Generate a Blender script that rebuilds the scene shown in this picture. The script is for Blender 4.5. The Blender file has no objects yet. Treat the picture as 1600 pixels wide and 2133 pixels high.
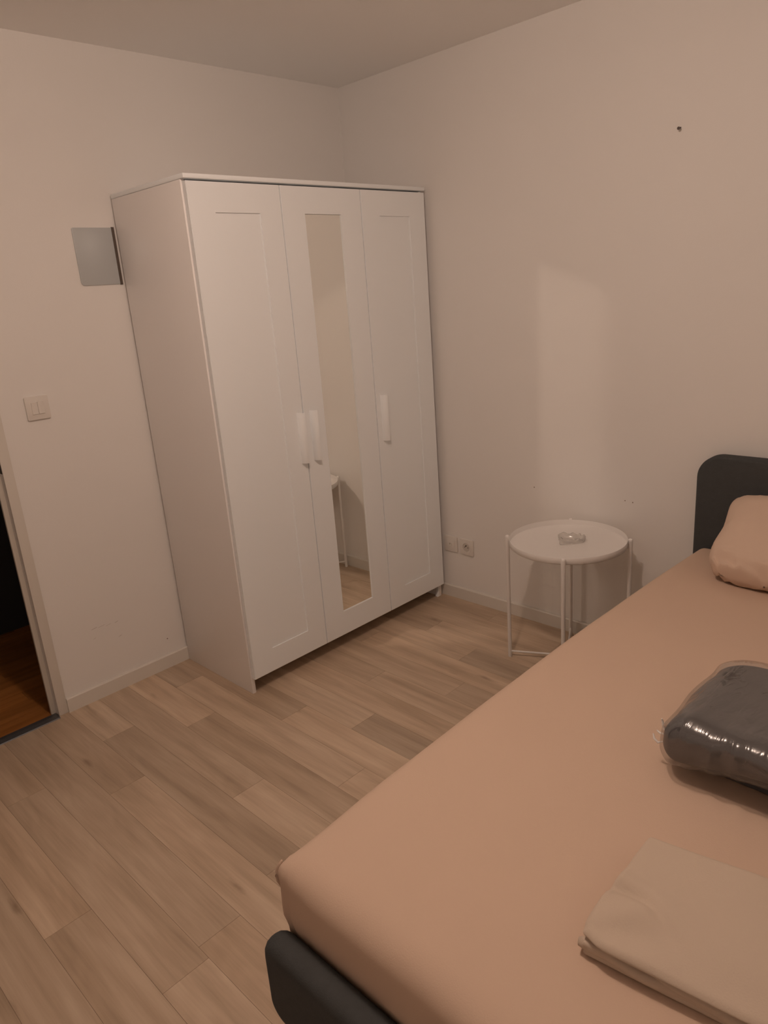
import bpy, bmesh, math, random
from mathutils import Vector, Matrix, noise

random.seed(7)
scene = bpy.context.scene
C = scene.collection
PI = math.pi

# ------------------------------------------------------------------ camera
cam_d = bpy.data.cameras.new('camera')
cam = bpy.data.objects.new('camera', cam_d)
C.objects.link(cam)
cam_d.sensor_fit = 'HORIZONTAL'
cam_d.sensor_width = 36.0
cam_d.lens = 36.0 * 1510.57 / 1600.0
cam_d.clip_start = 0.02
yaw, pit, rol = 0.7932, -0.2993, -0.0761
f = Vector((math.cos(pit) * math.cos(yaw), math.cos(pit) * math.sin(yaw), math.sin(pit)))
r0 = f.cross(Vector((0, 0, 1))).normalized()
u0 = r0.cross(f)
r = math.cos(rol) * r0 + math.sin(rol) * u0
u = -math.sin(rol) * r0 + math.cos(rol) * u0
M = Matrix(((r.x, u.x, -f.x), (r.y, u.y, -f.y), (r.z, u.z, -f.z))).to_4x4()
M.translation = Vector((-2.5834, -2.7153, 1.5036))
cam.matrix_world = M
scene.camera = cam

# ------------------------------------------------------------------ world, exposure
w = bpy.data.worlds.new('world')
scene.world = w
w.use_nodes = True
w.node_tree.nodes['Background'].inputs[0].default_value = (0.02, 0.02, 0.025, 1)
w.node_tree.nodes['Background'].inputs[1].default_value = 0.3
vs = scene.view_settings
vs.view_transform = 'Standard'
vs.look = 'None'
vs.gamma = 1.0
vs.use_curve_mapping = False
vs.exposure = 0.0
LAMP = Vector((-1.760, -1.780, 2.305))
BULB_STRENGTH = 300.0
BULB_POWER = 53.5
BULB_COLOR = (1.0, 0.745, 0.60)
cy = scene.cycles
cy.use_denoising = True
cy.sample_clamp_indirect = 6.0
cy.blur_glossy = 0.05
cy.caustics_reflective = True
cy.max_bounces = 9
cy.diffuse_bounces = 5
cy.glossy_bounces = 6
cy.transparent_max_bounces = 12
cy.use_adaptive_sampling = False
cy.use_guiding = True
cy.use_surface_guiding = True
cy.guiding_training_samples = 64

# ------------------------------------------------------------------ materials
def mat(name):
    m = bpy.data.materials.new(name)
    m.use_nodes = True
    nt = m.node_tree
    return m, nt, nt.nodes['Principled BSDF']

def N(nt, kind, **kw):
    n = nt.nodes.new(kind)
    for k, v in kw.items():
        setattr(n, k, v)
    return n

def plain(name, col, rough=0.5, metal=0.0, spec=0.5, bump=0.0, scale=200.0, tone=0.0, tscale=3.0):
    m, nt, b = mat(name)
    b.inputs['Base Color'].default_value = (*col, 1)
    b.inputs['Roughness'].default_value = rough
    b.inputs['Metallic'].default_value = metal
    b.inputs['Specular IOR Level'].default_value = spec
    tc = N(nt, 'ShaderNodeTexCoord')
    if bump:
        no = N(nt, 'ShaderNodeTexNoise')
        no.inputs['Scale'].default_value = scale
        no.inputs['Detail'].default_value = 3
        nt.links.new(tc.outputs['Object'], no.inputs['Vector'])
        bp = N(nt, 'ShaderNodeBump')
        bp.inputs['Strength'].default_value = bump
        bp.inputs['Distance'].default_value = 0.002
        nt.links.new(no.outputs['Fac'], bp.inputs['Height'])
        nt.links.new(bp.outputs['Normal'], b.inputs['Normal'])
    if tone:
        n2 = N(nt, 'ShaderNodeTexNoise')
        n2.inputs['Scale'].default_value = tscale
        n2.inputs['Detail'].default_value = 4
        nt.links.new(tc.outputs['Object'], n2.inputs['Vector'])
        mx = N(nt, 'ShaderNodeMix', data_type='RGBA')
        mx.inputs['A'].default_value = (*[c * (1 - tone) for c in col], 1)
        mx.inputs['B'].default_value = (*[min(1, c * (1 + tone)) for c in col], 1)
        nt.links.new(n2.outputs['Fac'], mx.inputs['Factor'])
        nt.links.new(mx.outputs['Result'], b.inputs['Base Color'])
    return m

WALL = plain('wall_paint', (0.80, 0.785, 0.765), 0.75, spec=0.25, bump=0.12, scale=260, tone=0.015, tscale=1.3)
CEIL = plain('ceiling_paint', (0.93, 0.92, 0.90), 0.85, spec=0.2, bump=0.1, scale=240)
TRIM = plain('trim_paint', (0.70, 0.67, 0.62), 0.45, bump=0.05, scale=90)
JAMB = plain('jamb_paint', (0.62, 0.58, 0.52), 0.5, bump=0.15, scale=60, tone=0.06, tscale=14)
WHITE = plain('white_foil', (0.89, 0.93, 0.955), 0.38, spec=0.4)
CARC = plain('carcass_foil', (0.89, 0.87, 0.86), 0.30, spec=0.5)
WHMETAL = plain('white_lacquered_steel', (0.80, 0.78, 0.76), 0.35, spec=0.5)
PLAST = plain('white_plastic', (0.74, 0.71, 0.67), 0.35)
DARKHOLE = plain('dark_hole', (0.03, 0.025, 0.02), 0.6)
METAL = plain('bright_metal', (0.75, 0.73, 0.7), 0.25, metal=1.0)
STRIP = plain('threshold_metal', (0.10, 0.10, 0.105), 0.42, metal=0.3, bump=0.1, scale=120)
PLATE = plain('grey_plate', (0.50, 0.53, 0.54), 0.30, metal=0.15, spec=0.5)
EDGE = plain('dark_brown', (0.10, 0.075, 0.06), 0.6)
SCUFF = plain('scuff_dirt', (0.30, 0.25, 0.21), 0.8)
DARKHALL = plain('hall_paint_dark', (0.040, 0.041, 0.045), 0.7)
CLOTHDARK = plain('charcoal_upholstery', (0.066, 0.070, 0.072), 0.9, spec=0.2, bump=0.5, scale=420, tone=0.12, tscale=60)
BUNDLE = plain('dark_grey_cotton', (0.085, 0.082, 0.086), 0.85, spec=0.2, bump=0.3, scale=300, tone=0.15, tscale=12)
CREAM = plain('cream_cotton', (0.55, 0.455, 0.37), 0.9, spec=0.15, bump=0.25, scale=350, tone=0.03, tscale=5)
PEACH = plain('peach_cotton', (0.60, 0.45, 0.35), 0.9, spec=0.15, bump=0.15, scale=380, tone=0.025, tscale=4)
PEACHP = plain('peach_pillow_cotton', (0.65, 0.50, 0.40), 0.9, spec=0.15, bump=0.2, scale=380, tone=0.03, tscale=6)

m_mirror, nt, b = mat('mirror_glass')
b.inputs['Base Color'].default_value = (0.92, 0.93, 0.90, 1)
b.inputs['Metallic'].default_value = 1.0
b.inputs['Roughness'].default_value = 0.0
MIRROR = m_mirror

m_glass, nt, b = mat('clear_glass')
b.inputs['Base Color'].default_value = (0.95, 0.93, 0.90, 1)
b.inputs['Transmission Weight'].default_value = 0.62
b.inputs['Roughness'].default_value = 0.10
b.inputs['IOR'].default_value = 1.46
GLASS = m_glass

m_bulb, nt, b = mat('bulb_glow')
nt.nodes.remove(b)
em = N(nt, 'ShaderNodeEmission')
em.inputs[0].default_value = (*BULB_COLOR, 1)
em.inputs[1].default_value = BULB_STRENGTH
nt.links.new(em.outputs[0], nt.nodes['Material Output'].inputs[0])
BULB = m_bulb

# clear plastic film: mostly see-through, shiny, crinkled
m_film, nt, b = mat('clear_plastic_film')
nt.nodes.remove(b)
tr = N(nt, 'ShaderNodeBsdfTransparent')
tr.inputs[0].default_value = (0.96, 0.96, 0.96, 1)
gl = N(nt, 'ShaderNodeBsdfGlossy')
gl.inputs['Roughness'].default_value = 0.19
fr = N(nt, 'ShaderNodeLayerWeight')
pw = N(nt, 'ShaderNodeMath', operation='POWER')
pw.inputs[1].default_value = 4.0
mul = N(nt, 'ShaderNodeMath', operation='MULTIPLY_ADD')
mul.inputs[1].default_value = 0.75
mul.inputs[2].default_value = 0.14
mx = N(nt, 'ShaderNodeMixShader')
tc = N(nt, 'ShaderNodeTexCoord')
mp = N(nt, 'ShaderNodeMapping')
mp.inputs['Scale'].default_value = (9, 30, 9)
no = N(nt, 'ShaderNodeTexNoise')
no.inputs['Scale'].default_value = 1.6
no.inputs['Detail'].default_value = 2.5
no.inputs['Distortion'].default_value = 0.8
bp = N(nt, 'ShaderNodeBump')
bp.inputs['Strength'].default_value = 0.5
bp.inputs['Distance'].default_value = 0.007
L = nt.links.new
L(tc.outputs['Object'], mp.inputs['Vector']); L(mp.outputs[0], no.inputs['Vector'])
L(no.outputs['Fac'], bp.inputs['Height'])
L(bp.outputs[0], gl.inputs['Normal']); L(bp.outputs[0], fr.inputs['Normal'])
L(fr.outputs['Facing'], pw.inputs[0]); L(pw.outputs[0], mul.inputs[0]); L(mul.outputs[0], mx.inputs[0])
L(tr.outputs[0], mx.inputs[1]); L(gl.outputs[0], mx.inputs[2])
L(mx.outputs[0], nt.nodes['Material Output'].inputs[0])
FILM = m_film

def wood(name, dark, mid, light, rough, knots=True, along='Y', spec=0.35):
    """printed oak: streaked grain along the plank, cathedral figure, a few knots; tone per plank from object colour"""
    m, nt, b = mat(name)
    L = nt.links.new
    tc = N(nt, 'ShaderNodeTexCoord')
    oi = N(nt, 'ShaderNodeObjectInfo')
    mul = N(nt, 'ShaderNodeVectorMath', operation='SCALE')
    mul.inputs[0].default_value = (17.0, 23.0, 5.0)
    L(oi.outputs['Random'], mul.inputs['Scale'])
    ad = N(nt, 'ShaderNodeVectorMath', operation='ADD')
    L(tc.outputs['Object'], ad.inputs[0]); L(mul.outputs[0], ad.inputs[1])
    def mapped(sx, sy):
        mp = N(nt, 'ShaderNodeMapping')
        mp.inputs['Scale'].default_value = (sx, sy, 1) if along == 'Y' else (sy, sx, 1)
        L(ad.outputs[0], mp.inputs['Vector'])
        return mp.outputs[0]
    # fine fibre
    n1 = N(nt, 'ShaderNodeTexNoise'); n1.inputs['Scale'].default_value = 1.0; n1.inputs['Detail'].default_value = 5
    L(mapped(170, 7), n1.inputs['Vector'])
    # broad cloudy figure
    n2 = N(nt, 'ShaderNodeTexNoise'); n2.inputs['Scale'].default_value = 1.0; n2.inputs['Detail'].default_value = 4
    n2.inputs['Distortion'].default_value = 0.15
    L(mapped(26, 2.0), n2.inputs['Vector'])
    # cathedral rings
    wv = N(nt, 'ShaderNodeTexNoise'); wv.inputs['Scale'].default_value = 1.0; wv.inputs['Detail'].default_value = 1.5
    L(mapped(7, 1.6), wv.inputs['Vector'])
    sn = N(nt, 'ShaderNodeMath', operation='MULTIPLY'); sn.inputs[1].default_value = 70.0
    L(wv.outputs['Fac'], sn.inputs[0])
    sn2 = N(nt, 'ShaderNodeMath', operation='SINE'); L(sn.outputs[0], sn2.inputs[0])
    s = N(nt, 'ShaderNodeMath', operation='MULTIPLY_ADD'); s.inputs[1].default_value = 0.022
    L(sn2.outputs[0], s.inputs[0]); L(n2.outputs['Fac'], s.inputs[2])
    s2 = N(nt, 'ShaderNodeMath', operation='MULTIPLY_ADD'); s2.inputs[1].default_value = 0.28
    L(n1.outputs['Fac'], s2.inputs[0]); L(s.outputs[0], s2.inputs[2])
    s3 = N(nt, 'ShaderNodeMath', operation='SUBTRACT'); s3.inputs[1].default_value = 0.14
    L(s2.outputs[0], s3.inputs[0])
    cr = N(nt, 'ShaderNodeValToRGB')
    e = cr.color_ramp.elements
    e[0].position = 0.24; e[0].color = (*dark, 1)
    e[1].position = 0.76; e[1].color = (*light, 1)
    k = e.new(0.5); k.color = (*mid, 1)
    L(s3.outputs[0], cr.inputs[0])
    col = cr.outputs[0]
    if knots:
        vo = N(nt, 'ShaderNodeTexVoronoi'); vo.inputs['Scale'].default_value = 1.0
        vo.inputs['Randomness'].default_value = 1.0
        L(mapped(9.5, 2.2), vo.inputs['Vector'])
        nn = N(nt, 'ShaderNodeTexNoise'); nn.inputs['Scale'].default_value = 1.0; nn.inputs['Detail'].default_value = 3
        L(mapped(40, 14), nn.inputs['Vector'])
        aa = N(nt, 'ShaderNodeMath', operation='MULTIPLY_ADD'); aa.inputs[1].default_value = 0.22
        L(nn.outputs['Fac'], aa.inputs[0]); L(vo.outputs['Distance'], aa.inputs[2])
        kr = N(nt, 'ShaderNodeValToRGB')
        kr.color_ramp.elements[0].position = 0.10; kr.color_ramp.elements[0].color = (0.60, 0.56, 0.53, 1)
        kr.color_ramp.elements[1].position = 0.22; kr.color_ramp.elements[1].color = (1, 1, 1, 1)
        L(aa.outputs[0], kr.inputs[0])
        mm = N(nt, 'ShaderNodeMix', data_type='RGBA', blend_type='MULTIPLY')
        mm.inputs['Factor'].default_value = 1.0
        L(col, mm.inputs['A']); L(kr.outputs[0], mm.inputs['B'])
        col = mm.outputs['Result']
    mt = N(nt, 'ShaderNodeMix', data_type='RGBA', blend_type='MULTIPLY')
    mt.inputs['Factor'].default_value = 1.0
    L(col, mt.inputs['A']); L(oi.outputs['Color'], mt.inputs['B'])
    L(mt.outputs['Result'], b.inputs['Base Color'])
    b.inputs['Roughness'].default_value = rough
    b.inputs['Specular IOR Level'].default_value = spec
    bp = N(nt, 'ShaderNodeBump'); bp.inputs['Strength'].default_value = 0.15; bp.inputs['Distance'].default_value = 0.001
    L(n1.outputs['Fac'], bp.inputs['Height']); L(bp.outputs[0], b.inputs['Normal'])
    return m

OAK = wood('printed_oak', (0.42, 0.315, 0.222), (0.55, 0.42, 0.305), (0.66, 0.525, 0.395), 0.40, spec=0.5)
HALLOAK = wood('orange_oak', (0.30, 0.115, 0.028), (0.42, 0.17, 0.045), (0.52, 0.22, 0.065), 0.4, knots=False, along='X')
SEAM = plain('floor_seam', (0.20, 0.15, 0.11), 0.7)

# ------------------------------------------------------------------ helpers
def add_box(bm, x0, x1, y0, y1, z0, z1, bev=0.0, seg=2):
    vs_ = [bm.verts.new(p) for p in ((x0, y0, z0), (x1, y0, z0), (x1, y1, z0), (x0, y1, z0),
                                     (x0, y0, z1), (x1, y0, z1), (x1, y1, z1), (x0, y1, z1))]
    fs = [bm.faces.new([vs_[i] for i in q]) for q in ((0, 3, 2, 1), (4, 5, 6, 7), (0, 1, 5, 4), (1, 2, 6, 5), (2, 3, 7, 6), (3, 0, 4, 7))]
    if bev:
        es = {e for f_ in fs for e in f_.edges}
        bmesh.ops.bevel(bm, geom=list(es), offset=bev, segments=seg, affect='EDGES', profile=0.5)
    return bm

def bx(x0, x1, y0, y1, z0, z1, bev=0.0, seg=2):
    return add_box(bmesh.new(), min(x0, x1), max(x0, x1), min(y0, y1), max(y0, y1), min(z0, z1), max(z0, z1), bev, seg)

def prism(pts, axis, a, b_, bev=0.0, seg=2):
    """polygon pts (2-D) extruded along an axis from a to b_"""
    bm = bmesh.new()
    def P(p, t):
        if axis == 'x': return (t, p[0], p[1])
        if axis == 'y': return (p[0], t, p[1])
        return (p[0], p[1], t)
    lo = [bm.verts.new(P(p, a)) for p in pts]
    hi = [bm.verts.new(P(p, b_)) for p in pts]
    n = len(pts)
    caps = [bm.faces.new(lo[::-1]), bm.faces.new(hi)]
    for i in range(n):
        bm.faces.new((lo[i], lo[(i + 1) % n], hi[(i + 1) % n], hi[i]))
    bmesh.ops.recalc_face_normals(bm, faces=bm.faces)
    if bev:
        es = {e for f_ in caps for e in f_.edges}
        bmesh.ops.bevel(bm, geom=list(es), offset=bev, segments=seg, affect='EDGES', profile=0.5)
    return bm

def rrect(x0, x1, z0, z1, rads, n=8):
    """rounded rectangle outline; rads = radius at (x0,z0),(x1,z0),(x1,z1),(x0,z1)"""
    out = []
    for (cx, cz, sx, sz, a0, q) in ((x0, z0, 1, 1, PI, rads[0]), (x1, z0, -1, 1, 1.5 * PI, rads[1]),
                                    (x1, z1, -1, -1, 0, rads[2]), (x0, z1, 1, -1, 0.5 * PI, rads[3])):
        if q <= 0:
            out.append((cx, cz)); continue
        ox, oz = cx + sx * q, cz + sz * q
        for i in range(n + 1):
            t = a0 + 0.5 * PI * i / n
            out.append((ox + q * math.cos(t), oz + q * math.sin(t)))
    return out

def lathe(prof, n=48, cx=0.0, cy_=0.0):
    bm = bmesh.new()
    rings = []
    for (rr, z) in prof:
        if rr < 1e-6:
            rings.append([bm.verts.new((cx, cy_, z))])
        else:
            rings.append([bm.verts.new((cx + rr * math.cos(2 * PI * i / n), cy_ + rr * math.sin(2 * PI * i / n), z)) for i in range(n)])
    for A, B in zip(rings, rings[1:]):
        for i in range(n):
            j = (i + 1) % n
            if len(A) == 1 and len(B) == 1: continue
            if len(A) == 1: bm.faces.new((A[0], B[i], B[j]))
            elif len(B) == 1: bm.faces.new((A[i], B[0], A[j]))
            else: bm.faces.new((A[i], B[i], B[j], A[j]))
    bmesh.ops.recalc_face_normals(bm, faces=bm.faces)
    return bm

def tube(pts, rad, n=12, bm=None):
    bm = bm or bmesh.new()
    pts = [Vector(p) for p in pts]
    rads = rad if isinstance(rad, (list, tuple)) else [rad] * len(pts)
    rings = []
    for i, p in enumerate(pts):
        d = (pts[min(i + 1, len(pts) - 1)] - pts[max(i - 1, 0)]).normalized()
        a = d.cross(Vector((0, 0, 1)))
        if a.length < 1e-3: a = d.cross(Vector((1, 0, 0)))
        a.normalize(); b_ = d.cross(a)
        rings.append([bm.verts.new(p + rads[i] * (math.cos(2 * PI * k / n) * a + math.sin(2 * PI * k / n) * b_)) for k in range(n)])
    for A, B in zip(rings, rings[1:]):
        for k in range(n):
            bm.faces.new((A[k], A[(k + 1) % n], B[(k + 1) % n], B[k]))
    bm.faces.new(rings[0][::-1]); bm.faces.new(rings[-1])
    bmesh.ops.recalc_face_normals(bm, faces=bm.faces)
    return bm

def axis_pts(h, rr, n, m=4):
    """samples from -h to h, finer in the rounded ends"""
    a = [-h + rr * (1 - math.cos(0.5 * PI * i / m)) for i in range(m)]
    c = [-h + rr + (2 * h - 2 * rr) * i / n for i in range(n + 1)]
    return a + c + [-q for q in a[::-1]]

def soft_box(hx, hy, hz, rr, n=(20, 20, 4), m=4, pw=2.0):
    """closed rounded box centred on the origin, made of a fine grid ready to be pushed about"""
    bm = bmesh.new()
    X, Y, Z = axis_pts(hx, rr, n[0], m), axis_pts(hy, rr, n[1], m), axis_pts(hz, rr, n[2], m)
    cache = {}
    def V(x, y, z):
        k = (round(x, 6), round(y, 6), round(z, 6))
        if k not in cache:
            inner = Vector((max(-hx + rr, min(hx - rr, x)), max(-hy + rr, min(hy - rr, y)), max(-hz + rr, min(hz - rr, z))))
            d = Vector((x, y, z)) - inner
            dp = (abs(d.x) ** pw + abs(d.y) ** pw) ** (1 / pw)
            ln = math.hypot(dp, d.z)
            cache[k] = bm.verts.new(inner + (d * (rr / ln) if ln > 1e-9 else d))
        return cache[k]
    def grid(A, B, fn):
        for i in range(len(A) - 1):
            for j in range(len(B) - 1):
                q = [V(*fn(A[i], B[j])), V(*fn(A[i + 1], B[j])), V(*fn(A[i + 1], B[j + 1])), V(*fn(A[i], B[j + 1]))]
                if len(set(q)) == 4:
                    bm.faces.new(q)
    for s in (-1, 1):
        grid(X, Y, lambda a, c: (a, c, s * hz))
        grid(X, Z, lambda a, c: (a, s * hy, c))
        grid(Y, Z, lambda a, c: (s * hx, a, c))
    bmesh.ops.remove_doubles(bm, verts=bm.verts, dist=1e-5)
    bmesh.ops.recalc_face_normals(bm, faces=bm.faces)
    return bm

def obj(name, bm, m, parent=None, smooth=None, loc=None):
    me = bpy.data.meshes.new(name)
    if smooth is not None:
        for f_ in bm.faces: f_.smooth = True
        if smooth < 180:
            for e in bm.edges:
                if len(e.link_faces) == 2 and e.calc_face_angle(0) > math.radians(smooth):
                    e.smooth = False
    bm.to_mesh(me); bm.free()
    me.materials.append(m)
    o = bpy.data.objects.new(name, me)
    C.objects.link(o)
    if parent: o.parent = parent
    if loc: o.location = loc
    return o

def thing(name, label, cat, loc=(0, 0, 0), rotz=0.0, group=None):
    o = bpy.data.objects.new(name, None)
    o.empty_display_size = 0.1
    C.objects.link(o)
    o.location = loc
    o.rotation_euler = (0, 0, rotz)
    o['label'] = label; o['category'] = cat
    if group: o['group'] = group
    return o

def tag(o, label, cat):
    o['label'] = label; o['category'] = cat
    return o

def struct(name, bm, m, smooth=None, label=None):
    o = obj(name, bm, m, None, smooth)
    o['kind'] = 'structure'
    if label: o['label'] = label
    return o

def pushed(bm, fn):
    for v in bm.verts:
        v.co = fn(v.co.copy())
    return bm

def sstep(a, b_, x):
    t = max(0.0, min(1.0, (x - a) / (b_ - a)))
    return t * t * (3 - 2 * t)

def nz(x, y, z=0.0):
    return noise.noise(Vector((x, y, z)))

# ------------------------------------------------------------------ room shell
H = 2.3885
XW, YW = -3.52, -3.56          # far ends of the room behind the camera
DX0, DX1, DH = -2.60, -1.789, 2.04   # doorway in the left wall
WT = 0.043
bm = bx(DX1 + 0.017, 0.10, 0, WT, 0, H)
add_box(bm, XW - 0.1, DX0 - 0.017, 0, WT, 0, H)
add_box(bm, DX0 - 0.017, DX1 + 0.017, 0, WT, DH + 0.017, H)
wall_left = struct('wall_left', bm, WALL, label='plain white painted wall with doorway behind the wardrobe')
wall_right = struct('wall_right', bx(0, 0.1, YW - 0.1, 0, 0, H), WALL, label='plain white painted wall behind the bed headboard and side table')
struct('wall_front', bx(XW - 0.1, 0, YW - 0.1, YW, 0, H), WALL)
struct('wall_back', bx(XW - 0.1, XW, YW, 0, 0, H), WALL)
struct('ceiling', bx(XW - 0.1, 0.1, YW - 0.1, WT, H, H + 0.08), CEIL, label='plain white painted ceiling')
floor = struct('floor', bx(XW, 0, YW, 0, -0.06, -0.0006), SEAM, label='grey-beige oak-look plank floor')

BH, BT = 0.060, 0.012
def baseprof(): return [(0, 0), (BT, 0), (BT, BH - 0.004), (BT - 0.004, BH), (0, BH)]
struct('baseboard_left', prism([(-a, b_) for a, b_ in baseprof()], 'x', -1.736, 0), TRIM, label='low off-white baseboard along the wall with the doorway')
struct('baseboard_right', prism([(-a, b_) for a, b_ in baseprof()], 'y', YW, -BT), TRIM, label='low off-white baseboard under the power sockets')

# planks: strips run away from the wardrobe wall (along y), each with its own joints
PW, PO = 0.1238, -0.006
joints = {13: -.31, 12: -.953, 14: -.62, 11: -.48, 10: -.19, 9: -.73, 8: -.977, 17: -1.027, 16: -.41, 2: -.685, 3: -.975, 15: -1.35, 7: -.33, 6: -.79, 5: -.12, 4: -.52, 1: -.25, 0: -.85}
tones = {(13, 0): 1.05, (13, 1): .86, (14, 0): .90, (14, 1): 1.03, (12, 0): .96, (12, 1): 1.08, (11, 0): 1.07, (11, 1): .90, (10, 0): .86,
         (10, 1): 1.04, (10, 2): 1.08, (9, 0): .85, (9, 1): 1.05, (8, 0): 1.06, (8, 1): .82, (17, 0): 1.03, (17, 1): .90, (16, 0): .97, (16, 1): .98, (16, 2): 1.06,
         (2, 0): .84, (2, 1): 1.05, (3, 0): 1.04, (3, 1): .84, (15, 0): .95, (15, 1): 1.0, (4, 0): 1.0, (4, 1): 1.05, (5, 1): .95, (1, 0): .95, (1, 1): .9}
PL = 0.985
count = 0
for k in range(0, 29):
    xa = PO - PW * k
    xb = max(PO - PW * (k + 1), XW)
    xa = min(xa, 0.0) if k else 0.0
    if xb >= xa: continue
    j0 = joints.get(k, -random.uniform(0.05, 0.95))
    ends = [0.0]
    y = j0
    while y > YW + 0.05:
        ends.append(y); y -= PL
    ends.append(YW)
    for i in range(len(ends) - 1):
        ya, yb_ = ends[i], ends[i + 1]
        g = 0.0004
        bm = bx(xb + g - xb, xa - g - xb, yb_ + g - yb_, ya - g - yb_, -0.003, 0.0)
        o = obj('plank', bm, OAK, floor, loc=(xb, yb_, 0))
        t = tones.get((k, i), random.uniform(0.88, 1.06))
        wv = random.uniform(-0.012, 0.012)
        o.color = (t * (1 + wv), t, t * (1 - wv), 1)

# ------------------------------------------------------------------ doorway and dark hall beyond
door = bpy.data.objects.new('door_1', None)
C.objects.link(door); door['kind'] = 'structure'
door['label'] = 'open doorway with pale painted frame to a dark hall'
for s, e, nm in ((DX1 + 0.017, -1.736, 'casing'), (DX0 - 0.062, DX0 - 0.017, 'casing')):
    obj(nm, bx(s, e, -0.004, 0.0, 0, DH + 0.06, 0.0012), TRIM, door, 40)
obj('casing', bx(DX0 - 0.062, -1.736, -0.004, 0.0, DH + 0.0605, DH + 0.10, 0.0012), TRIM, door, 40)
obj('jamb', bx(DX1 + 0.0172, DX1 + 0.0182, -0.0035, 0.0295, 0, DH + 0.01), JAMB, door)
obj('door_stop', bx(DX1, DX1 + 0.0175, 0.030, WT, 0, DH, 0.0015), JAMB, door, 40)
obj('door_stop', bx(DX0 - 0.0175, DX0, 0.030, WT, 0, DH, 0.0015), JAMB, door, 40)
obj('door_stop', bx(DX0, DX1, 0.030, WT, DH, DH + 0.0172, 0.0015), JAMB, door, 40)
sp = obj('strike_plate', bx(DX1 + 0.0162, DX1 + 0.0171, 0.001, 0.024, 0.975, 1.045, 0.0003), DARKHOLE, door)
sp['label'] = 'dark metal strike plate'
ts = obj('threshold_strip', prism([(-0.022, 0.0), (0.030, 0.0), (0.027, 0.0035), (0.004, 0.006), (-0.019, 0.0035)], 'x', DX0 - 0.02, DX1 + 0.014, 0.001), STRIP, door)
ts['label'] = 'dark metal threshold strip'

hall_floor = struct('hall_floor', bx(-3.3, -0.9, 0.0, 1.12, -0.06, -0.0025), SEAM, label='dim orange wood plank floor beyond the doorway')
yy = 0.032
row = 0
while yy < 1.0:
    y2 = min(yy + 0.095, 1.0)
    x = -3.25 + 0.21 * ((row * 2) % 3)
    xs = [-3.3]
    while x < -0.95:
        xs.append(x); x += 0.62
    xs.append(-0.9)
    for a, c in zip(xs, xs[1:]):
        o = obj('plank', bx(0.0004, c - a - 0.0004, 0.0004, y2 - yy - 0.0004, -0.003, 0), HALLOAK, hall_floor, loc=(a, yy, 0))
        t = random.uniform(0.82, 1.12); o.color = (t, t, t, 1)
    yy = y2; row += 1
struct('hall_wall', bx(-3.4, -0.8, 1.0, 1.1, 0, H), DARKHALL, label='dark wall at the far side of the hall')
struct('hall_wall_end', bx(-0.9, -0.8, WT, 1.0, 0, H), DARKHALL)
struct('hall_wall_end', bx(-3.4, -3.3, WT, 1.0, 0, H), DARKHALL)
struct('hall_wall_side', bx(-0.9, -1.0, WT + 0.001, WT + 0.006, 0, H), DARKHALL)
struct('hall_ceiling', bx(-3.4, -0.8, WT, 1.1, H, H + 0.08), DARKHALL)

# marks on the walls
for (xa, xb, z, t) in ((-1.585, -1.562, .2935, .0012), (-1.556, -1.530, .2925, .0008), (-1.488, -1.474, .2865, .0014), (-1.585, -1.574, .252, .0012),
                       (-1.483, -1.470, .222, .0014), (-1.525, -1.505, .2875, .0008)):
    o = obj('scuff_mark', prism([(xa, z), (xb, z + 0.003), (xb + .002, z + 0.003 + t), (xa + .003, z + t)], 'y', -0.0003, 0.0002), SCUFF, wall_left)
obj('screw_hole', lathe([(0, 0.0004), (0.0022, 0.0003), (0.003, -0.0002)], 10), SCUFF, wall_left, 30, (-1.277, -0.0002, 0.128)).rotation_euler = (PI / 2, 0, 0)
for (y, z, q) in ((-1.027, .633, .0030), (-1.444, .636, .0026), (-1.476, .633, .0028)):
    o = obj('screw_hole', lathe([(0, 0.0004), (q * .7, 0.0003), (q, -0.0002)], 10), SCUFF, wall_right, 30, (-0.0002, y, z))
    o.rotation_euler = (0, -PI / 2, 0)
nail = thing('nail', 'small dark nail high up on the bare wall above the bed', 'nail', (0, -1.602, 1.929))
bm = tube([(0.004, 0, 0.0025), (-0.010, 0, -0.0005), (-0.016, 0, -0.002)], 0.0022, 10)
obj('shank', bm, DARKHOLE, nail, 40)
obj('nail_head', tube([(-0.0155, 0, -0.0018), (-0.0185, 0, -0.0024)], [0.0052, 0.0045], 14), plain('nail_steel', (.22, .19, .18), .35, metal=.8), nail, 40)

# ------------------------------------------------------------------ wardrobe
WX, WB = -1.1989, -0.0129        # left outer side, back
WW, WD, WH = 1.17, 0.50, 1.90
wr = thing('wardrobe', 'tall white three-door wardrobe with mirror in its middle door', 'wardrobe', (WX, WB, 0))
CF = -0.478                      # carcass front
obj('side_panel', bx(0, 0.016, CF, 0, 0, 1.884, 0.0012), CARC, wr, 40)
obj('side_panel', bx(WW - 0.016, WW, CF, 0, 0, 1.884, 0.0012), CARC, wr, 40)
obj('top_panel', bx(-0.0015, WW + 0.0015, -WD - 0.001, 0, 1.8845, WH, 0.003), WHITE, wr, 40)
obj('bottom_panel', bx(0.0165, WW - 0.0165, CF, -0.012, 0.070, 0.086), CARC, wr)
obj('back_panel', bx(0.0165, WW - 0.0165, -0.010, -0.006, 0.0865, 1.884), CARC, wr)
obj('partition', bx(0.380, 0.395, CF + 0.05, -0.0105, 0.0865, 1.884), CARC, wr)
ft = [(WW - 0.017, 0.0), (WW - 0.017, 0.066), (WW - 0.021, 0.066), (WW - 0.022, 0.045), (WW - 0.026, 0.024), (WW - 0.032, 0.012), (WW - 0.034, 0.003), (WW - 0.031, 0.0)]
obj('foot', prism(ft, 'y', CF + 0.001, CF + 0.012), WHITE, wr, 40)

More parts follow.
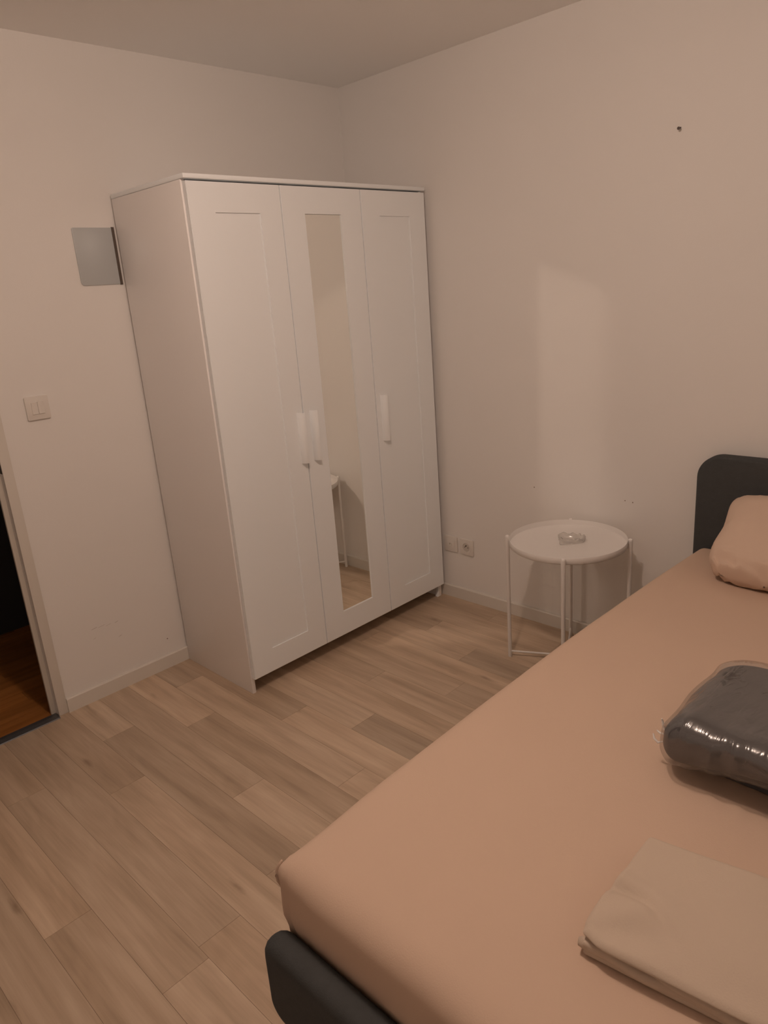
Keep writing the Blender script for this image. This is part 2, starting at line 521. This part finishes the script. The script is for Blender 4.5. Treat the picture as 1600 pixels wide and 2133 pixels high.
def door_leaf(x0, x1, rx0, rx1, rz0, rz1, depth, z0=0.068, z1=1.8778):
    """slab with a recessed field in its front; front at y=-WD"""
    bm = bmesh.new()
    yf, yb_ = -WD, CF - 0.002
    def q(xs, zs, y): return [bm.verts.new((x, y, z)) for x, z in ((xs[0], zs[0]), (xs[1], zs[0]), (xs[1], zs[1]), (xs[0], zs[1]))]
    o_ = q((x0, x1), (z0, z1), yf)
    i_ = q((rx0, rx1), (rz0, rz1), yf)
    d_ = q((rx0, rx1), (rz0, rz1), yf + depth)
    b_ = q((x0, x1), (z0, z1), yb_)
    outer = []
    for k in range(4):
        j = (k + 1) % 4
        bm.faces.new((o_[k], o_[j], i_[j], i_[k]))
        bm.faces.new((i_[k], i_[j], d_[j], d_[k]))
        bm.faces.new((o_[j], o_[k], b_[k], b_[j]))
    bm.faces.new(d_); bm.faces.new(b_[::-1])
    bmesh.ops.recalc_face_normals(bm, faces=bm.faces)
    es = [e for e in bm.edges if (e.verts[0] in o_ and e.verts[1] in o_)]
    bmesh.ops.bevel(bm, geom=es, offset=0.0015, segments=2, affect='EDGES')
    return bm

def handle_bm(x):
    """curved strip: springs from the door at its left edge and bows outward"""
    out = [(0.0, 0.0), (0.001, 0.009), (0.0035, 0.016), (0.008, 0.0215), (0.013, 0.0245), (0.020, 0.0255)]
    inn = [(0.020, 0.0215), (0.014, 0.0205), (0.0105, 0.018), (0.0075, 0.013), (0.0055, 0.007), (0.005, 0.0)]
    return prism([(x + a, -WD - 0.0002 - d) for a, d in out + inn], 'z', 0.868, 1.067, 0.0008)

def X(v): return v - WX
G = 0.0017
spec_ = ((-1.1945, -.813, -1.094, -.909, .166, 1.783, .0050, 'd', -.846),
         (-.813, -.4135, -.706, -.5255, .176, 1.784, .0080, 'm', -.7825),
         (-.4135, -.0305, -.3115, -.1310, .160, 1.782, .0050, 'd', -.3860))
for (xa, xb, ra, rb, za, zb, dp, kd, hx) in spec_:
    dl = obj('door', door_leaf(X(xa) + G, X(xb) - G, X(ra), X(rb), za, zb, dp), WHITE, wr, 35)
    if kd == 'm':
        dl['label'] = 'middle door with a tall mirror'
        mr = obj('mirror', bx(X(ra) + .001, X(rb) - .001, -WD + dp - .0035, -WD + dp - .0003, za + .001, zb - .001, 0.0004), MIRROR, dl)
        mr['label'] = 'tall narrow mirror pane'
    else:
        obj('door_panel', bx(X(ra) + .0008, X(rb) - .0008, -WD + dp - .0006, -WD + dp - .0001, za + .0008, zb - .0008), WHITE, dl)
    hd = obj('handle', handle_bm(X(hx)), WHITE, dl, 40)

# grey plate on the wall, slipping behind the wardrobe
pl = thing('wall_plate', 'grey plate with rounded corners on the wall, half behind the wardrobe', 'plate', (-1.29, 0, 1.689))
obj('cover', prism(rrect(-0.074, 0.0755, -0.100, 0.099, (.014, .002, .002, .006)), 'y', -0.005, 0.0, 0.0012), PLATE, pl, 35)
e_ = obj('dark_strip', bx(0.0765, 0.0865, -0.004, 0.0, -0.102, 0.101), EDGE, pl)  # thin dark brown strip between the cover and the wardrobe
e_['label'] = 'dark brown strip along its right side'

# ------------------------------------------------------------------ switch and sockets
sw = thing('light_switch', 'square white double light switch on the wall left of the wardrobe', 'switch', (-1.609, 0, 1.184))
obj('faceplate', prism(rrect(-.0410, .0410, -.0415, .0415, (.006,) * 4), 'y', -0.0085, 0, 0.0016), PLAST, sw, 35)
for a, c in ((-.0218, -.0005), (.0005, .0218)):
    obj('rocker', prism([(-0.0088, -.0222), (-0.0118, -.021), (-0.0105, .0), (-0.0122, .021), (-0.0088, .0222)], 'x', a, c, 0.0005), PLAST, sw, 30)
def socket(y, lab):
    t = thing('wall_socket', lab, 'socket', (0, y, 0.281), -PI / 2)
    obj('faceplate', prism(rrect(-.0400, .0400, -.0400, .0400, (.006,) * 4), 'y', -0.0085, 0, 0.0018), PLAST, t, 35)
    return t
s1 = socket(-.5485, 'white wall socket with a small round opening, next to the wardrobe')
o = obj('inner_plate', prism(rrect(-.024, .024, -.024, .024, (.004,) * 4), 'y', -0.0105, -0.0086, 0.0008), PLAST, s1, 35)
bm = lathe([(0.0045, 0.0), (0.0045, 0.0035), (0.0085, 0.0045), (0.0095, 0.0)], 28)
pushed(bm, lambda c: Vector((c.x, -0.0106 - c.z, c.y)))
obj('ring', bm, TRIM, s1, 35)
bm = lathe([(0, 0.0), (0.0016, 0.0), (0.0016, 0.002), (0, 0.002)], 12)
pushed(bm, lambda c: Vector((c.x, -0.0106 - c.z, c.y)))
obj('contact', bm, METAL, s1, 35)
s2 = socket(-.6455, 'white power socket with a round well and dark earth pin')
pr = [(0.0290, 0.0), (0.0290, 0.0016), (0.0215, 0.0018), (0.0205, 0.0008)]
bm = lathe(pr, 40)
pushed(bm, lambda c: Vector((c.x, -0.0086 - c.z, c.y)))
obj('rim', bm, PLAST, s2, 35)
bm = lathe([(0.0204, 0.0016), (0.0195, 0.0003), (0.0, 0.0002)], 36)
pushed(bm, lambda c: Vector((c.x, -0.0086 - c.z, c.y)))
obj('well', bm, plain('socket_well', (.60, .56, .51), .5), s2, 35)
obj('earth_pin', tube([(0, -0.0088, 0.0085), (0, -0.0155, 0.0085)], 0.0026, 14), DARKHOLE, s2, 35)
for sx in (-1, 1):
    obj('contact_hole', tube([(sx * 0.0095, -0.0087, -0.0005), (sx * 0.0095, -0.0091, -0.0005)], 0.0024, 12), DARKHOLE, s2, 35)

# ------------------------------------------------------------------ tray table
TX, TY = -0.242, -1.332
tt = thing('side_table', 'small round white metal tray table on thin legs by the bed', 'table', (TX, TY, 0))
TR = 0.2225
obj('tray', lathe([(0, .5085), (TR - .012, .5085), (TR - .003, .5115), (TR - .0016, .5160), (TR - .0016, .5320), (TR - .0008, .5330), (TR, .5320), (TR, .5110), (TR - .0035, .5072), (TR - .012, .5060), (0, .5060)], 96), WHMETAL, tt, 50)
LR = 0.0078
legs = []
for a in (117, -153, -63, 27):
    t = math.radians(a)
    d = Vector((math.cos(t), math.sin(t), 0))
    p = d * (TR + LR + 0.0006)
    legs.append(p)
    prof = [(0, 0), (LR * .9, 0), (LR, .003), (LR, .470), (LR * 1.12, .500), (LR * 1.18, .526), (LR * 1.05, .5335), (LR * .6, .5362), (0, .5366)]
    lg = obj('leg', lathe(prof, 16, p.x, p.y), WHMETAL, tt, 45)
for i in (0, 1):
    a, b_ = legs[i], legs[i + 2]
    z = 0.026 + 0.0082 * i
    n_ = (b_ - a).normalized()
    obj('crossbar', tube([a + n_ * LR * .9 + Vector((0, 0, z)), b_ - n_ * LR * .9 + Vector((0, 0, z))], 0.0040, 12), WHMETAL, tt, 45)

# glass ashtray: D-shaped plan with a scalloped rim
ash = thing('ashtray', 'small clear glass D-shaped ashtray with a scalloped rim, on the tray table', 'ashtray', (-0.226, -1.312, 0.5087))
plan = []
E1, E2 = Vector((-0.050, -0.004)), Vector((0.022, 0.046))
for i in range(14):
    plan.append(E1.lerp(E2, i / 14))
cc = (E1 + E2) / 2
ax_ = (E2 - E1) / 2
ay_ = Vector((ax_.y, -ax_.x))
for i in range(1, 42):
    t = PI * i / 42
    plan.append(cc + ax_ * math.cos(t) + ay_ * 2.35 * math.sin(t) ** 0.8)
plan = [Vector((p.x, p.y)) for p in plan]
n_ = len(plan)
cen = sum(plan, Vector((0, 0))) / n_
bm = bmesh.new()
layers = [(0.90, 0.0, 0), (0.97, 0.004, 0), (1.0, 0.017, 1), (0.96, 0.0205, 1), (0.86, 0.0195, 1), (0.80, 0.012, 0), (0.66, 0.0055, 0)]
rings = []
for (s, z, sc) in layers:
    ring = []
    for i, p in enumerate(plan):
        wob = 1 + (0.035 * sc) * math.cos(i * 2 * PI / 5.0)
        q = cen + (p - cen) * s * (wob if i > 14 else 1)
        ring.append(bm.verts.new((q.x, q.y, z + (0.0035 * math.cos(i * 2 * PI / 5.0) if sc else 0))))
    rings.append(ring)
for A, B in zip(rings, rings[1:]):
    for i in range(n_):
        bm.faces.new((A[i], A[(i + 1) % n_], B[(i + 1) % n_], B[i]))
bm.faces.new(rings[0][::-1]); bm.faces.new(rings[-1])
bmesh.ops.recalc_face_normals(bm, faces=bm.faces)
obj('dish', bm, GLASS, ash, 25)

# ------------------------------------------------------------------ bed
BY0, BY1 = -3.205, -1.742
bed = thing('bed_frame', 'bed frame upholstered in charcoal fabric with rounded headboard against the wall', 'bed', (-1.03, -2.473, 0))
bo = Vector((-1.03, -2.473, 0))
def padded(x0, x1, y0, y1, z0, z1, rads, bev):
    return prism([(a - bo.y, z) for a, z in rrect(y0, y1, z0, z1, rads, 12)], 'x', x0 - bo.x, x1 - bo.x, bev, 4)
hb = obj('headboard', padded(-0.072, -0.014, BY0, BY1, 0.20, 0.868, (.02, .02, .080, .080), 0.012), CLOTHDARK, bed, 50)
fbd = obj('footboard', padded(-2.060, -2.003, BY0 - .022, BY1 - .028, 0.205, 0.396, (.05, .05, .042, .042), 0.025), CLOTHDARK, bed, 50)
for (a, c) in ((BY1 - .055, BY1 - .020), (BY0 + .010, BY0 + .045)):
    obj('side_rail', bx(-2.002 - bo.x, -0.073 - bo.x, a - bo.y, c - bo.y, 0.205, 0.330, .01, 3), CLOTHDARK, bed, 40)
for (x, y) in ((-1.93, BY1 - .10), (-1.93, BY0 + .10), (-0.12, BY1 - .10), (-0.12, BY0 + .10)):
    obj('leg', lathe([(0, 0), (.018, 0), (.026, .2045), (0, .2045)], 20, x - bo.x, y - bo.y), DARKHOLE, bed, 40)
obj('slat_base', bx(-2.0 - bo.x, -0.08 - bo.x, BY0 + .05 - bo.y, BY1 - .06 - bo.y, .215, .245), CARC, bed)

MX0, MX1, MY0, MY1, MZ0, MZ1 = -2.000, -0.078, -3.172, -1.772, 0.250, 0.540
mc = Vector(((MX0 + MX1) / 2, (MY0 + MY1) / 2, (MZ0 + MZ1) / 2))
mt_ = thing('mattress', 'mattress in a smooth peach fitted sheet on the charcoal bed frame', 'mattress', (mc.x, mc.y, MZ0))
bm = soft_box((MX1 - MX0) / 2, (MY1 - MY0) / 2, (MZ1 - MZ0) / 2, 0.045, (110, 80, 12), 6, 5.0)
def mat_shape(c):
    x, y, z = c.x + mc.x, c.y + mc.y, c.z + mc.z
    top = sstep(0.42, 0.52, z)
    # the side bellies out a little between the corners, the top crowns towards the head
    t = (x - MX0) / (MX1 - MX0)
    side = sstep(-0.12, 0.0, y - MY1) if y > mc.y else 0
    y += side * 0.012 * math.sin(PI * min(1, max(0, t * 0.9)))
    dx = min(x - MX0, 0.30) / 0.30
    z += top * (0.006 * sstep(0, 1, t) + 0.012 * math.sin(PI * min(1, max(0, t))) - 0.016 * (1 - dx) ** 2)
    # foot end swells out over the top of the footboard
    foot = sstep(0.06, 0.0, x - MX0)
    x -= foot * (0.005 + 0.010 * sstep(-1.85, -2.3, y)) * sstep(0.390, 0.400, z)
    x += foot * 0.006 * nz(y * 5, z * 8, 3)
    # corner at the foot: sheet drawn tight over the corner, with little gathered folds
    dc = math.hypot(x - MX0, (y - MY1))
    k = math.exp(-(dc / 0.07) ** 2)
    x -= 0.010 * k * sstep(0.47, 0.52, z)
    y += 0.007 * k * sstep(0.47, 0.52, z)
    z += top * 0.004 * k
    if dc < 0.25:
        ang = math.atan2(x - MX0 - 0.05, y - MY1 + 0.05)
        x -= 0.0030 * k * math.sin(ang * 16) * (1 - top * .6)
        y += 0.0035 * k * math.cos(ang * 14) * (1 - top * .6)
    # faint pull lines in the top
    if top > 0.5:
        d = math.hypot(x + 2.05, y + 1.70)
        a = math.atan2(y + 1.70, x + 2.05)
        wgt = sstep(-1.35, -1.05, a) * sstep(-0.30, -0.62, a)
        z += 0.0022 * wgt * (math.exp(-((d - 0.36) / 0.018) ** 2) + 0.7 * math.exp(-((d - 0.45) / 0.022) ** 2))
        z += 0.0016 * nz(x * 3.0, y * 3.0, 1.0) + 0.0008 * nz(x * 8 + y * 5, y * 7, 4.0)
    return Vector((x - mc.x, y - mc.y, z - MZ0))
pushed(bm, mat_shape)
obj('fitted_sheet', bm, PEACH, mt_, 179)
# gathered ear of elastic hem at the near corner
ear = []
for i in range(9):
    t = i / 8
    ear.append((-1.986 - mc.x - 0.006 * math.sin(PI * t), MY1 + 0.001 - mc.y + 0.008 * math.sin(PI * t), 0.512 - MZ0 - 0.070 * t))
obj('corner_fold', tube(ear, [0.002, .004, .0055, .0065, .007, .0065, .005, .004, .002], 12), PEACH, mt_, 179)

def top_z(x, y):
    t = (x - MX0) / (MX1 - MX0)
    dx = min(x - MX0, 0.30) / 0.30
    return MZ1 + 0.006 * sstep(0, 1, t) + 0.012 * math.sin(PI * min(1, max(0, t))) - 0.016 * (1 - dx) ** 2

# ------------------------------------------------------------------ pillow leaning on the headboard
PCx, PCy = -0.245, -2.245
pz = top_z(PCx, PCy)
pil = thing('pillow', 'plump peach pillow leaning against the charcoal headboard', 'pillow', (PCx, PCy, pz), 0)
bm = bmesh.new()
nu, nv = 56, 44
hu, hv, th = 0.355, 0.205, 0.084        # along y, along the slope, half thickness
grids = []
for s in (1, -1):
    g = []
    for i in range(nu + 1):
        rowv = []
        for j in range(nv + 1):
            uu, vv = -1 + 2 * i / nu, -1 + 2 * j / nv
            uu = math.sin(uu * PI / 2) ; vv = math.sin(vv * PI / 2)
            e = max(0.0, (1 - abs(uu) ** 6)) ** 0.5 * max(0.0, (1 - abs(vv) ** 4)) ** 0.5
            pin = (1 - 0.05 * (1 - abs(uu)) ** 0.5 * abs(vv) ** 6) * (1 - 0.14 * abs(uu) ** 4 * abs(vv) ** 2)
            pinu = (1 - 0.03 * (1 - abs(vv)) ** 0.5 * abs(uu) ** 6) * (1 - (0.15 if vv < 0 else 0.02) * abs(vv) ** 3 * abs(uu) ** 2) * (1 + 0.055 * sstep(0, 0.8, vv))
            # little gathers that run in from the seam
            edge = max(abs(uu), abs(vv))
            gath = sstep(0.62, 0.93, edge) * (0.006 + 0.020 * sstep(-0.45, -0.85, vv)) * nz(uu * 13, vv * 8, 2.0 * s)
            zz = s * (th * e * (1.0 if s > 0 else 0.72)) + gath * (1 if e > 0.02 else 0) + 0.006 * nz(uu * 2.2, vv * 2.2, 5.0)
            corner = sstep(0.82, 1.0, abs(uu)) * sstep(0.82, 1.0, abs(vv))
            rowv.append(Vector((vv * hv * pin, uu * hu * pinu, zz)))
        g.append(rowv)
    grids.append(g)
for gi, g in enumerate(grids):
    V_ = [[bm.verts.new(p) for p in rowv] for rowv in g]
    for i in range(nu):
        for j in range(nv):
            q = (V_[i][j], V_[i + 1][j], V_[i + 1][j + 1], V_[i][j + 1])
            bm.faces.new(q if gi == 0 else q[::-1])
bmesh.ops.remove_doubles(bm, verts=bm.verts, dist=0.0012)
bmesh.ops.recalc_face_normals(bm, faces=bm.faces)
tilt = math.radians(-22)
Rm = Matrix.Rotation(tilt, 3, 'Y')
zmin = min((Rm @ v.co).z for v in bm.verts)
def pil_shape(c):
    q = Rm @ c
    q.z = q.z - zmin - 0.012
    fz = top_z(q.x + PCx, q.y + PCy) - pz + 0.0008
    if q.z < fz + 0.03:                      # underside settles onto the sheet
        q.z = fz + 0.03 * math.exp((q.z - fz - 0.03) / 0.03) * 0.3 + max(0, (q.z - fz)) * 0.7
    q.x = min(q.x, -0.0735 - PCx)            # back squashes flat on the headboard
    return q
pushed(bm, pil_shape)
obj('pillowcase', bm, PEACHP, pil, 179)

# ------------------------------------------------------------------ dark bedding wrapped in clear plastic
KX0, KX1, KY0, KY1 = -1.392, -0.995, -2.86, -2.192
kz = top_z(-1.2, -2.4)
kc = Vector(((KX0 + KX1) / 2, (KY0 + KY1) / 2, 0))
pk = thing('bedding_pack', 'folded dark grey bedding wrapped in shiny clear plastic, lying on the bed', 'bedding', (kc.x, kc.y, kz))
PHX, PHY = (KX1 - KX0) / 2, (KY1 - KY0) / 2
def pack_shape(c, grow, seed, amp):
    x, y, z = c
    t = sstep(-0.20, 0.20, x)                       # 0 at the front roll, 1 at the back
    hz = 0.062
    v = (z + hz) / (2 * hz)                         # 0 underside, 1 top
    height = 0.124 * (1 - 0.30 * t)
    d = PHY - y                                     # distance from the near left end
    height *= 1 - 0.15 * sstep(0.08, 0.0, d)
    lift = (0.022 + 0.030 * sstep(0.03, 0.22, d)) * sstep(-0.07, -0.19, x)   # the rolled front hangs clear of the sheet
    zz = lift + v * (height - lift)
    x2 = x + 0.010 * nz(y * 5, z * 9, seed) * sstep(0.1, -0.2, x)
    zz += amp * nz(x * 7, y * 9, seed) * sstep(0.5, 0.9, v)
    zz += 0.004 * math.sin(d * 38 + 6 * nz(y * 4, x * 3, seed)) * sstep(0.6, 1.0, v) * sstep(0.02, -0.14, x) * 0.5
    y2 = y + 0.008 * nz(x * 8, z * 14, seed + 3)
    y2 -= 0.012 * sstep(0.02, -0.2, x) * sstep(0.06, 0.0, d)
    floor_ = 0.0075 - grow + top_z(x + kc.x, -2.4) - kz
    return Vector((x2, y2, max(zz + floor_, floor_)))
bm = soft_box(PHX, PHY, 0.062, 0.050, (30, 46, 4), 8)
pushed(bm, lambda c: pack_shape(c, 0, 1.0, 0.005))
obj('folded_bedding', bm, BUNDLE, pk, 179)
bm = soft_box(PHX - 0.05, PHY - 0.025, 0.012, 0.011, (30, 46, 2), 5)
pushed(bm, lambda c: Vector((c.x + 0.012 + 0.006 * nz(c.y * 6, 1.0, 3.0), c.y - 0.01, c.z + 0.0145 + top_z(c.x + 0.012 + kc.x, -2.4) - kz)))
obj('lower_fold', bm, BUNDLE, pk, 179)
bm = soft_box(PHX + .004, PHY + .004, 0.0625, 0.052, (80, 120, 6), 10)
def film_shape(c):
    q = pack_shape(c, 0.006, 1.0, 0.005)
    top = sstep(-0.02, 0.03, c.z)
    q.z += (0.0125 + 0.005 * sstep(0.05, 0.19, c.x)) * top
    # crinkles: short ridges that run over the front roll
    k = sstep(0.00, -0.17, c.x)
    q.z += 0.0036 * k * top * nz(q.x * 12, q.y * 40, 9.0) + 0.0010 * top * nz(q.x * 16, q.y * 20, 2.0)
    q.x += 0.0050 * k * (nz(q.z * 14, q.y * 44, 4.0) - 0.9)
    q.z = max(q.z, 0.0014 + top_z(q.x + kc.x, -2.4) - kz)
    return q
pushed(bm, film_shape)
obj('plastic_bag', bm, FILM, pk, 179)
# white curled strips at the bag's near left end, coloured to imitate bulb glints
GLINT = plain('painted_glint', (0.95, 0.94, 0.93), 0.12)
GLINT.node_tree.nodes['Principled BSDF'].inputs['Alpha'].default_value = 0.9
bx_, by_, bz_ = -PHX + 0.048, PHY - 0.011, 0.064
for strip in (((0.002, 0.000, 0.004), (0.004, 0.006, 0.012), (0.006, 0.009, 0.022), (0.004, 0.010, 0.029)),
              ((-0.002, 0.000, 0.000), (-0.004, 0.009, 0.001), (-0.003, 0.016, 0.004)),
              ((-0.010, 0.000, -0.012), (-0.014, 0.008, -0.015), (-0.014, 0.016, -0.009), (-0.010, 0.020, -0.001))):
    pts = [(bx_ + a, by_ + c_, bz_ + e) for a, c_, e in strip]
    obj('bag_glint', tube(pts, [0.0016] + [0.0024] * (len(pts) - 2) + [0.0012], 8), GLINT, pk, 60)

# ------------------------------------------------------------------ folded cream cloth
QX0, QX1, QY0, QY1 = -1.832, -1.600, -2.90, -2.290
qc = Vector(((QX0 + QX1) / 2, (QY0 + QY1) / 2, 0))
qz = top_z(-1.72, -2.4)
tw = thing('folded_cloth', 'folded cream cotton cloth lying near the foot of the bed', 'cloth', (qc.x, qc.y, qz))
def fall(x): return top_z(x, -2.4) - qz
HXq, HYq = (QX1 - QX0) / 2, (QY1 - QY0) / 2
def layer(z0, z1, ox, oy, rr, seed, amp, drape=False):
    bm = soft_box(HXq + ox, HYq + oy, (z1 - z0) / 2, rr, (34, 60, 2), 5, 4.0)
    zc = (z0 + z1) / 2
    def fn(c):
        x, y, z = c
        up = sstep(-rr, rr, z)
        z += zc
        d = HYq - y                                    # distance from the near left end
        front = sstep(0.02, -HXq, x)
        x2 = x + 0.006 * nz(y * 7, 0.3, seed)
        y2 = y + 0.005 * nz(x * 11, 0.8, seed + 2)
        x2 += min(d, 0.4) * (0.18 * sstep(-0.02, HXq, x) + 0.12 * front)
        z += up * (amp * nz(x * 6, y * 6, seed) + amp * 0.5 * nz(x * 22, y * 10, seed + 5))
        if drape:
            # the top sheet sinks and rolls over towards the front, with soft pulls from the corner
            e = sstep(-0.02, -HXq, x)
            z -= 0.010 * e * up
            x2 -= 0.006 * e
            a = math.atan2(x + HXq, d + 0.02)
            q = math.hypot(x + HXq, d)
            ray = math.sin(a * 9.0 + 0.8) * math.exp(-((q - 0.085) / 0.05) ** 2)
            z += up * 0.0035 * ray
            z -= up * 0.009 * math.exp(-((x + 0.020 + 0.25 * d - 0.02 * math.sin(d * 30)) / 0.010) ** 2) * sstep(0.17, 0.03, d)
            z -= up * 0.004 * math.exp(-((x - 0.035 + 0.10 * d) / 0.016) ** 2) * sstep(0.25, 0.05, d)
            # short gathers along the front edge
            z -= up * 0.0022 * e * max(0, nz(y * 45, x * 6, 3.0)) * sstep(0.14, 0.02, d)
            # near left corner tucked in
            k = math.exp(-(math.hypot(x + HXq, d) / 0.022) ** 2)
            x2 += 0.010 * k; y2 -= 0.004 * k
        return Vector((x2, y2, z + fall(x2 + qc.x)))
    return pushed(bm, fn)
obj('lower_fold', layer(0.0012, 0.0150, 0.000, -0.008, 0.0066, 1.0, 0.001), CREAM, tw, 179)
obj('middle_fold', layer(0.0156, 0.0290, 0.002, -0.005, 0.0064, 4.0, 0.001), CREAM, tw, 179)
obj('upper_fold', layer(0.0300, 0.0530, 0.000, 0.001, 0.0105, 8.0, 0.0030, True), CREAM, tw, 179)
# rolled hem that peeps out under the top sheet at the near corner
pts, rad_ = [], []
for i in range(26):
    t = i / 25
    y = HYq + 0.002 - 0.40 * t
    x = -HXq + 0.007 + 0.12 * (HYq - y) + 0.003 * math.sin(t * 20)
    pts.append((x, y, 0.0165 + fall(x + qc.x) + 0.002 * math.sin(t * 14)))
    rad_.append(0.0115 * (1 - 0.25 * t) * (0.55 if i == 0 else 1))
obj('rolled_hem', tube(pts, rad_, 16), CREAM, tw, 179)

# ------------------------------------------------------------------ the room's lamp (above the frame)
lamp = thing('ceiling_lamp', 'bare round glowing bulb in a white holder close under the ceiling', 'lamp', (LAMP.x, LAMP.y, H))
obj('ceiling_rose', lathe([(0, 0), (.04, 0), (.04, -.006), (.03, -.014), (0, -.014)], 32), PLAST, lamp, 40)
obj('lamp_holder', lathe([(0, -.0145), (.017, -.0145), (.019, -.030), (.019, -.044), (0, -.044)], 24), PLAST, lamp, 40)
bz = LAMP.z - H
RB = 0.036
obj('bulb', lathe([(0, bz + RB)] + [(RB * math.sin(PI * i / 12), bz + RB * math.cos(PI * i / 12)) for i in range(1, 12)] + [(0, bz - RB)], 20), BULB, lamp, 179)
ld = bpy.data.lights.new('bulb_light', 'POINT')
ld.color = BULB_COLOR
ld.energy = BULB_POWER
ld.shadow_soft_size = 0.040
lo = bpy.data.objects.new('bulb_light', ld)
C.objects.link(lo)
lo.parent = lamp
lo.location = (0, 0, bz)
